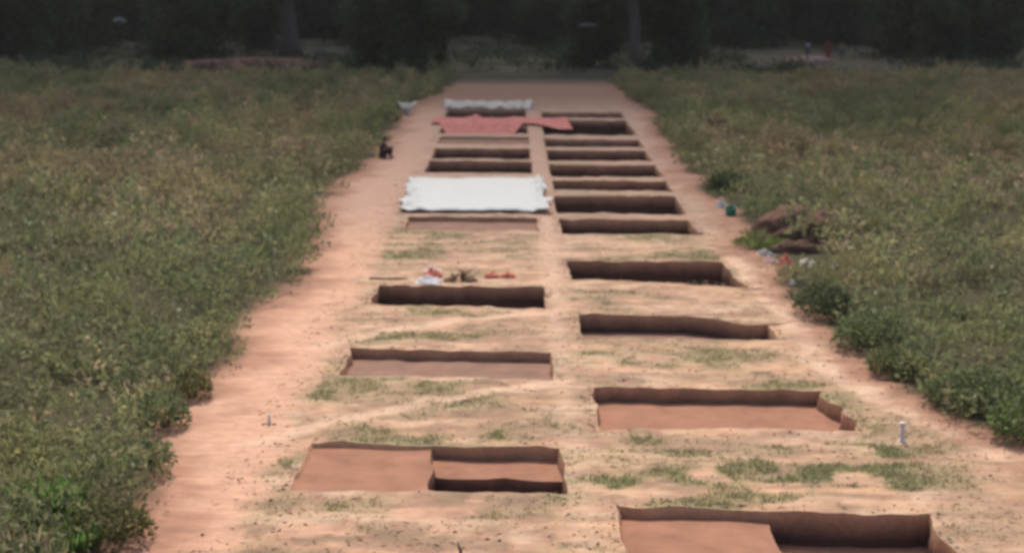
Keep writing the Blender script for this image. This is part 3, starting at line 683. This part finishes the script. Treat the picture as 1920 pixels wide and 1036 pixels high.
def rough_white(s, t_):
    x = -3.75 + 4.85 * s; y = D(204.5) + (D(193) - D(204.5)) * t_
    seg = abs(math.sin(s * math.pi * 5.2 + .9)) ** .4
    z = .06 + (.15 + .14 * (s < .16) + .1 * (s > .9)) * seg * math.sin(math.pi * min(1, t_ * 1.05)) ** .6 + (vnoise(s * 34, t_ * 5, 141) - .5) * .16
    return (float(x + (vnoise(t_ * 6, s * 9, 142) - .5) * .2), float(y + (vnoise(s * 12, t_ * 3, 143) - .5) * .7), float(z))
sheet('rumpled_sheet', 90, 16, rough_white, M_white2, 'rumpled white plastic sheet bunched along the far edge of the dig', 'plastic sheet')
def red_t(s, t_):
    x = -3.95 + 6.75 * s; yb = D(234.5)                          # far edge on the baulk, near part hanging into the trenches
    if t_ < .55:
        f = t_ / .55; y = D(223.5) + (yb - D(223.5)) * f + (vnoise(s * 8, f * 2, 151) - .5) * .3
        z = .10 + (vnoise(s * 18, f * 4, 152) - .5) * .12 + .1 * math.exp(-((s - .31) / .02) ** 2) * (1 - f)
    else:
        f = (t_ - .55) / .45
        q = (s - .10) / .62
        if s < .68: sag = max(0., 1 - abs((s - .36) / .30) ** 3.) 
        elif s < .75: sag = .03
        else: sag = min(1., (s - .75) / .16) * 1.15
        y = yb - f * sag * 3.9 - f * .12; z = .12 - f * sag * .75 + .03 * math.sin(s * 60 + f * 4) * sag
        if s > .74: z = .1 + .12 * f * sag
    return (float(x), float(y - SK * (x + 1) * .6), float(z))
sheet('red_tarpaulin', 140, 30, red_t, M_red, 'red tarpaulin stretched across both columns, sagging into the trenches', 'tarpaulin')

def crumple(name, u, v, w_, d_, h_, mat, label, cat, seed, rz=0, group=None, dz=0.):
    x, y = G(u, v); z0 = on(x, y)
    cs, sn = math.cos(rz), math.sin(rz)
    def fn(s, t_):
        a, b = (s - .5) * w_ * (1 + .35 * (vnoise(t_ * 3, s, seed) - .5)), (t_ - .5) * d_ * (1 + .6 * (vnoise(s * 3, t_, seed + 1) - .5))
        e = max(0, 1 - ((s - .5) ** 2 + (t_ - .5) ** 2) * 3.6)
        z = .012 + h_ * e * (.45 + 1.1 * abs(vnoise(s * 7, t_ * 6, seed + 2) - .5) * 2)
        return (x + a * cs - b * sn, y + a * sn + b * cs, float(z0 + z + dz))
    return sheet(name, 22, 18, fn, mat, label, cat, .003, group)
crumple('white_cloth', 806, 529, .62, .6, .12, cloth_mat('clean_white_cloth', (.8, .78, .78), .7, .3, vary=.05), 'bright white crumpled cloth on the far rim of the deep left trench', 'cloth', 161, -.25)
crumple('red_cloth', 811, 519, .44, .55, .17, M_pink, 'dark red folded cloth just behind the white cloth', 'cloth', 163, -.2, dz=.02)
crumple('pale_cloth', 811, 507, .40, .5, .10, cloth_mat('pale_pink_cloth', (.66, .50, .44)), 'pale pinkish cloth spread behind the dark red one', 'cloth', 164, .1)
crumple('white_rag', 1434, 478, .22, .5, .12, M_white2, 'pale twisted rag at the left end of the litter by the mound', 'rag', 165, .8)
crumple('white_rag', 1512, 494, .42, .55, .15, M_white2, 'long white rag to the right of the red cloth in the weeds', 'rag', 166, -.5)
crumple('white_rag', 1567, 499, .20, .3, .12, M_white2, 'small white rag farthest right in the weeds', 'rag', 167, .2)
crumple('white_rag', 1486, 531, .16, .25, .10, M_white2, 'tiny white scrap at the weed edge below the red cloth', 'rag', 168, .2)
crumple('red_cloth', 1472, 496, .32, .5, .22, M_pink, 'reddish cloth lying among the litter at the right verge', 'cloth', 169, .1)
crumple('pink_cloth', 1443, 490, .36, .6, .10, cloth_mat('dusty_pink_cloth', (.36, .24, .21)), 'dusty pink sheet scrap left of the reddish cloth', 'cloth', 170, .3)
crumple('white_bag', 1352, 388, .36, .5, .26, M_white2, 'white bag beside the green tub', 'bag', 171, .1)
crumple('tan_cloth', 1386, 384, .42, .5, .34, cloth_mat('tan_cloth', (.36, .28, .22)), 'tan sack standing behind the green tub', 'sack', 172, .1)

def lathe(name, prof, mat, parent=None, ns=20, sx=1, sy=1):
    V = []; Fq = []
    for r_, z in prof:
        for k in range(ns): a = 2 * math.pi * k / ns; V.append((math.cos(a) * r_ * sx, math.sin(a) * r_ * sy, z))
    for j in range(len(prof) - 1):
        for k in range(ns): Fq.append((j * ns + k, j * ns + (k + 1) % ns, (j + 1) * ns + (k + 1) % ns, (j + 1) * ns + k))
    return mesh_np(name, np.array(V), np.array(Fq), mat, parent)
# green tub: lying slightly tilted
x, y = G(1371, 403)
M_green = cloth_mat('green_plastic', (.02, .22, .16), .4, vary=.08)
r_ = empty('plastic_tub', (x, y, on(x, y)), 'green plastic tub at the weed edge beside the white bag', 'tub'); r_.rotation_euler = (R(12), R(-10), 0)
lathe('body', [(.0001, .0), (.13, .0), (.15, .02), (.17, .22), (.163, .22), (.14, .03), (.0001, .02)], M_green, r_)
lathe('rim', [(.168, .215), (.188, .220), (.188, .238), (.165, .236)], M_green, r_)
# red pans
M_pan = cloth_mat('red_clay', (.48, .13, .075), .7, vary=.25)
for u, lab, seed in ((922, 'left one of the two rusty red bundles behind the deep left trench', 1), (952, 'right one of the two rusty red bundles behind the deep left trench', 2)):
    x, y = G(u, 520); r_ = empty('red_bundle', (x, y, on(x, y)), lab, 'bundle', 'rusty red bundles behind the deep left trench')
    lump('sack', (0, 0, -.01), (.19, .22, .13), M_pan, r_, 20 + seed, .22, 24, 10, 0, .5)
    Vt, Ft = join_tubes([([(-.02 + .03 * seed, -.235, .02), (-.02, -.16, .10), (0, 0, .145), (.02, .16, .10), (0, .235, .02)], [.014] * 5)], 6)
    mesh_py('tie', Vt, Ft, M_pink, r_)
# pole, dry brush, sticks
x, y = G(728, 526); z = on(x, y)
Vt, Ft = join_tubes([([(-.45, .05, .03), (-.1, .0, .035), (.25, .03, .03), (.46, .02, .03)], [.024, .026, .022, .016]), ([(.1, .0, .03), (.22, .12, .06)], [.012, .006])], 8)
o = mesh_py('wooden_pole', Vt, Ft, M_twig); o.location = (x, y, z); tag(o, 'thin brown wooden pole lying left of the white cloth', 'pole')
x, y = G(865, 526); z = on(x, y); tb = []
for k in range(46):
    a = rnd.uniform(0, 6.28); q = rnd.uniform(0, .3); l = rnd.uniform(.12, .34); t_ = rnd.uniform(0, 6.28)
    p0 = np.array((math.cos(a) * q * 1.1, math.sin(a) * q, rnd.uniform(.0, .08))); p1 = p0 + np.array((math.cos(t_) * l, math.sin(t_) * l * .7, rnd.uniform(.03, .26)))
    tb.append(([p0, (p0 + p1) / 2 + np.array((0, 0, .03)), p1], [.012, .009, .004]))
Vt, Ft = join_tubes(tb, 5); o = mesh_py('brushwood', Vt, Ft, M_twig); o.location = (x, y, z); tag(o, 'small heap of dry twigs between the cloths and the red bundles', 'brushwood')
for u, s_, lab in ((843, 1., 'small brown clod pile at the left foot of the twigs'), (881, 1.15, 'small brown clod pile at the right foot of the twigs')):
    x, y = G(u, 527); o = lump('clod_pile', (x, y, on(x, y) - .01), (.17 * s_, .2, .09 * s_), M_twig, None, int(u) % 9, .4, 18, 8, 0, .3); tag(o, lab, 'soil pile')
x, y = G(862, 1040)
Vt, Ft = join_tubes([([(.03, 0, -.03), (.005, 0, .06), (-.03, .02, .16)], [.022, .018, .011]), ([(.01, 0, .05), (.06, .0, .11)], [.010, .005])], 8)
o = mesh_py('wooden_peg', Vt, Ft, M_bark); o.location = (x, y, on(x, y)); tag(o, 'dark stub of stick poking up at the bottom of the picture', 'stick')
# white marker post and left marker
M_post = cloth_mat('white_plastic', (.78, .68, .68), .5, vary=.05)
x, y = G(1691, 827); r_ = empty('marker_post', (x, y, on(x, y)), 'short white capped post standing right of the crumbling trench', 'post')
lathe('post', [(.0001, -.05), (.036, -.05), (.036, .25), (.0001, .25)], M_post, r_, 16)
lathe('cap', [(.0001, .245), (.052, .247), (.052, .285), (.04, .30), (.0001, .30)], M_post, r_, 16)
lathe('base', [(.0001, -.02), (.075, -.02), (.06, .02), (.036, .03)], M_post, r_, 16)
x, y = G(505, 793); r_ = empty('marker_stone', (x, y, on(x, y)), 'small pale marker with dark stones at the edge of the left path', 'marker')
lathe('peg', [(.0001, -.03), (.03, -.03), (.026, .15), (.0001, .155)], M_post, r_, 12)
for k, (dx, s_) in enumerate(((-.09, .055), (.085, .05), (.0, .06))): lump('stone', (dx, -.05 + .02 * k, -.01), (s_ * .8, s_ * .8, s_ * .5), M_white2 if k == 2 else M_spoil, r_, 30 + k, .2, 12, 6, 0, .5)
for k, (u, v, s_, lab) in enumerate(((741, 347, .07, 'small pale stone on the left path, level with the white sheet'), (869, 897, 0, ''), (447, 898, .03, 'small dark stone alone on the near part of the left path'), (1660, 590, .07, ''), (1345, 372, .06, 'dark stone on the right verge near the green tub'))):
    if lab:
        x, y = G(u, v); o = lump('stone', (x, y, on(x, y) - .01), (s_ * 1.2, s_, s_), M_white2 if k == 0 else M_spoil, None, 40 + k, .25, 14, 7, 0, .5); tag(o, lab, 'stone')
# white cloth bundle and dark sack at the far left weed edge
x, y = G(763, 216); r_ = empty('white_sack', (x, y, 0), 'white open-mouthed sack propped at the far end of the left weeds', 'sack')
def vs(k, f): return None
V = []; Fq = []; ns = 20
for j in range(9):
    f = j / 8; rr_ = .06 + .44 * f ** .9
    for k in range(ns):
        a = 2 * math.pi * k / ns; e = 1 + .16 * math.sin(3 * a + 1) * f + .07 * math.sin(7 * a)
        V.append((math.cos(a) * rr_ * e, math.sin(a) * rr_ * .5 * e, .02 + .62 * f + .11 * f * math.cos(2 * a + .4) * abs(math.cos(a))))
for j in range(8):
    for k in range(ns): Fq.append((j * ns + k, j * ns + (k + 1) % ns, (j + 1) * ns + (k + 1) % ns, (j + 1) * ns + k))
o = mesh_np('cloth', np.array(V), np.array(Fq), cloth_mat('bright_sack', (.85, .85, .80), .7, .5, vary=.05), r_); o.modifiers.new('thickness', 'SOLIDIFY').thickness = .01
lump('fill', (0, 0, .30), (.34, .18, .22), M_white2, r_, 51, .2, 16, 8)
x, y = G(738, 226); o = lump('grey_sack', (x, y, -.02), (.42, .4, .5), cloth_mat('dark_grey_cloth', (.07, .07, .065), vary=.2), None, 52, .2, 22, 12, 0, .6); tag(o, 'dark grey sack slumped left of the white sack', 'sack')

# ------------------------------------------------------------------ people
def skin(name, chains, mat, parent, sub=2):
    """chains: list of [(point, radius), ...]; the first point of each chain may equal an earlier point"""
    me = bpy.data.meshes.new(name); V = []; E = []; Rr = []; key = {}
    def vid(p, r):
        k = tuple(round(c, 4) for c in p)
        if k not in key: key[k] = len(V); V.append(p); Rr.append(r)
        return key[k]
    for ch in chains:
        ii = [vid(p, r) for p, r in ch]; E += [(a, b) for a, b in zip(ii[:-1], ii[1:])]
    me.from_pydata(V, E, []); o = link(bpy.data.objects.new(name, me), parent)
    o.modifiers.new('skin', 'SKIN'); sv = me.skin_vertices[0].data
    for i, r in enumerate(Rr):
        rr_ = r if isinstance(r, tuple) else (r, r); sv[i].radius = rr_
        sv[i].use_root = (i == 0)
    s_ = o.modifiers.new('sub', 'SUBSURF'); s_.levels = sub; s_.render_levels = sub
    bpy.context.view_layer.update()
    dg = bpy.context.evaluated_depsgraph_get(); m2 = bpy.data.meshes.new_from_object(o.evaluated_get(dg))
    o.modifiers.clear(); o.data = m2; m2.materials.clear(); m2.materials.append(mat)
    m2.polygons.foreach_set('use_smooth', np.ones(len(m2.polygons), bool))
    return o
M_skin = cloth_mat('skin', (.16, .085, .055), .6, vary=.05)
M_hair = cloth_mat('hair', (.012, .010, .009), .5)
def lerp(a, b, t_): return tuple(a[i] + (b[i] - a[i]) * t_ for i in range(3))
def hand(wr, dr, side):
    """palm, four bent fingers and a thumb as chains from the wrist"""
    d = np.array(dr, float); d /= np.linalg.norm(d); s = np.cross(d, (0, 0, 1.)); 
    if np.linalg.norm(s) < .2: s = np.array((0, 1., 0))
    s /= np.linalg.norm(s); b = np.cross(s, d); w0 = np.array(wr); out = []
    pm = w0 + d * .05; out.append([(tuple(w0), .024), (tuple(pm), (.034, .018))])
    for k, l in enumerate((.062, .072, .068, .052)):
        o_ = s * (k - 1.5) * .019; p = pm + d * .035 + o_
        out.append([(tuple(pm), (.034, .018)), (tuple(p), .009), (tuple(p + d * l * .5 - b * .008), .0085), (tuple(p + d * l * .85 - b * .028), .007)])
    t0 = w0 + d * .02 + s * side * .026; out.append([(tuple(w0), .024), (tuple(t0), .012), (tuple(t0 + d * .03 + s * side * .022), .010), (tuple(t0 + d * .058 + s * side * .026), .008)])
    return out
def person(x, y, z, rz, J, shirt, legs, label, hairm=M_hair, skirt=False):
    root = empty('person', (x, y, z), label, 'person', rz=rz)
    pel, che, nek, hed = J['pelvis'], J['chest'], J['neck'], J['head']
    ch = [[(pel, (.13, .105)), (lerp(pel, che, .5), (.125, .10)), (che, (.155, .11)), (nek, .055), (lerp(nek, hed, .5), .058), (hed, (.076, .09)), (lerp(nek, hed, 1.75), (.06, .07))]]
    for s in 'lr':
        sg = 1 if s == 'l' else -1
        sh, el, wr = J['sh' + s], J['el' + s], J['wr' + s]
        ch.append([(che, (.155, .11)), (sh, .055), (el, .040), (wr, .026)])
        dd = tuple(wr[i] - el[i] for i in range(3)); ch += [[(wr, .026)] + c[1:] if c[0][0] == tuple(np.array(wr)) else c for c in hand(wr, dd, sg)]
        hp, kn, an = J['hp' + s], J['kn' + s], J['an' + s]; ft = J['ft' + s]
        ch.append([(pel, (.13, .105)), (hp, .085), (kn, .058), (lerp(kn, an, .4), .052), (an, .036), (ft, .032)])
    skin('body', ch, M_skin, root, 1)
    fx = np.array(J['face']); up = np.array(hed) - np.array(nek); up /= np.linalg.norm(up); sd_ = np.cross(up, fx)
    hd = np.array(hed)
    V, Fl = join_tubes([([hd + fx * .082 + up * .01, hd + fx * .108 - up * .02], [.010, .014]),
                        ([hd + fx * .078 - up * .052 - sd_ * .022, hd + fx * .086 - up * .052, hd + fx * .078 - up * .052 + sd_ * .022], [.006, .008, .006])], 6)
    mesh_py('nose_and_mouth', V, Fl, M_skin, root)
    for sg in (-1, 1):
        e = hd + fx * .076 + sd_ * .030 * sg + up * .018
        V, Fl = join_tubes([([e - fx * .01, e, e + fx * .008], [.012, .013, .005])], 8); mesh_py('eye', V, Fl, M_hair, root)
        e = hd + sd_ * .078 * sg
        V, Fl = join_tubes([([e - up * .025, e, e + up * .025], [.009, .014, .008])], 8); mesh_py('ear', V, Fl, M_skin, root)
    V = []; Fq = []; ns = 18; nv = 8
    sc_ = (.092, .082, .10)
    for j in range(nv + 1):
        ph = j / nv * 1.75
        for k in range(ns):
            a = 2 * math.pi * k / ns; lim = ph * (.72 if math.cos(a) > .3 else 1.15)
            p = hd + up * .045 + fx * (math.cos(a) * math.sin(lim) * sc_[0] - .012) + sd_ * math.sin(a) * math.sin(lim) * sc_[1] + up * math.cos(lim) * sc_[2]
            V.append(tuple(p))
    for j in range(nv):
        for k in range(ns): Fq.append((j * ns + k, (j + 1) * ns + k, (j + 1) * ns + (k + 1) % ns, j * ns + (k + 1) % ns))
    mesh_np('hair', np.array(V), np.array(Fq), hairm, root)
    t1 = [[(pel, (.15, .12)), (lerp(pel, che, .5), (.14, .115)), (che, (.168, .122)), (lerp(che, nek, .72), .075)]]
    for s in 'lr': t1.append([(che, (.168, .122)), (J['sh' + s], .068), (lerp(J['sh' + s], J['el' + s], .75), .058)])
    skin('shirt', t1, shirt, root, 1)
    if skirt:
        t2 = [[(pel, (.17, .14)), (lerp(pel, J['knl'], .6)[:1] + (0,) + lerp(pel, J['knl'], .6)[2:], (.20, .16)), ((J['anl'][0], 0, .08), (.24, .19))]]
    else:
        t2 = []
        for s in 'lr': t2.append([(pel, (.155, .125)), (J['hp' + s], .10), (J['kn' + s], .074), (lerp(J['kn' + s], J['an' + s], .85), .056)])
    skin('skirt' if skirt else 'trousers', t2, legs, root, 1)
    return root
# seated figure: x forward, squatting low with knees raised, arms round the knees
sit = dict(pelvis=(0, 0, .13), chest=(.03, 0, .50), neck=(.09, 0, .62), head=(.13, 0, .72), face=(.97, 0, -.24),
           shl=(.05, .17, .53), shr=(.05, -.17, .53), ell=(.20, .21, .36), elr=(.20, -.21, .36), wrl=(.38, .08, .40), wrr=(.38, -.08, .40),
           hpl=(.06, .10, .13), hpr=(.06, -.10, .13), knl=(.38, .12, .44), knr=(.38, -.12, .44), anl=(.34, .12, .07), anr=(.34, -.12, .07), ftl=(.50, .13, .035), ftr=(.50, -.13, .035))
x, y = G(716, 296)
M_navy = cloth_mat('dark_shirt', (.045, .032, .055)); M_dk = cloth_mat('dark_trousers', (.05, .030, .038))
person(x, y, on(x, y), R(-14), sit, M_navy, M_dk, 'person in dark clothes sitting on the ground at the edge of the left path')
def stand(lean=0., arm=0.):
    return dict(pelvis=(0, 0, .93), chest=(lean * .5, 0, 1.30), neck=(lean, 0, 1.46), head=(lean * 1.2 + .01, 0, 1.57), face=(1, 0, 0),
                shl=(lean * .8, .18, 1.36), shr=(lean * .8, -.18, 1.36), ell=(lean + .02, .25, 1.08), elr=(lean + .02 + arm * .1, -.25, 1.08), wrl=(lean + .10, .24, .84), wrr=(lean + .10 + arm * .2, -.22, .84 + arm * .25),
                hpl=(0, .10, .90), hpr=(0, -.10, .90), knl=(.05, .11, .49), knr=(-.02, -.11, .49), anl=(0, .12, .08), anr=(-.07, -.12, .08), ftl=(.15, .13, .03), ftr=(.09, -.13, .03))
for u, v, rz, sh, lg, sk, lean, lab in ((1514, 112, -1.2, (.42, .42, .45), (.06, .06, .09), False, .05, 'person in a pale shirt standing under the trees, leftmost of three'),
                                        (1552, 110, -2.0, (.42, .03, .05), (.38, .03, .05), True, .0, 'person in a long red dress standing under the trees'),
                                        (1578, 114, -1.9, (.50, .28, .16), (.12, .13, .14), False, .08, 'person in an orange top and grey trousers under the trees, rightmost of three')):
    x, y = G(u, v)
    person(x, y, 0, rz, stand(lean, .6), cloth_mat('shirt_cloth', sh), cloth_mat('leg_cloth', lg), lab, skirt=sk)

# pale things far under the trees
x, y = G(228, 116)
M_dim = cloth_mat('grey_cloth', (.17, .17, .16))
crumple('pale_cloth', 228, 125, 1.3, .6, .35, M_dim, 'dim pale cloth caught high in the foliage at upper left', 'cloth', 181, dz=3.6)
crumple('pale_cloth', 1100, 138, 1.5, .6, .2, M_dim, 'dim grey cloth caught in the foliage above the end of the dig', 'cloth', 183, dz=3.5)
mh = bpy.data.materials.new('haze_air'); mh.use_nodes = True; _n = mh.node_tree.nodes; _n.remove(_n['Principled BSDF'])
_v = _n.new('ShaderNodeVolumePrincipled'); _v.inputs['Density'].default_value = .00024; _v.inputs['Color'].default_value = (.92, .88, .82, 1)
mh.node_tree.links.new(_v.outputs[0], _n['Material Output'].inputs['Volume'])
hx = [(x, y, z) for z in (-1.6, 27) for x, y in ((-1500, -700), (1500, -700), (1500, 6000), (-1500, 6000))]
tag(mesh_py('haze', hx, [(3, 2, 1, 0), (4, 5, 6, 7), (0, 1, 5, 4), (1, 2, 6, 5), (2, 3, 7, 6), (3, 0, 4, 7)], mh, smooth=False), kind='stuff', label='thin pale haze hanging in the air over the whole dig', cat='haze')
print('extent', float(gyl.max()), float(gx.max()))
print('done', sum(len(o.data.polygons) for o in sc.objects if o.type == 'MESH'))
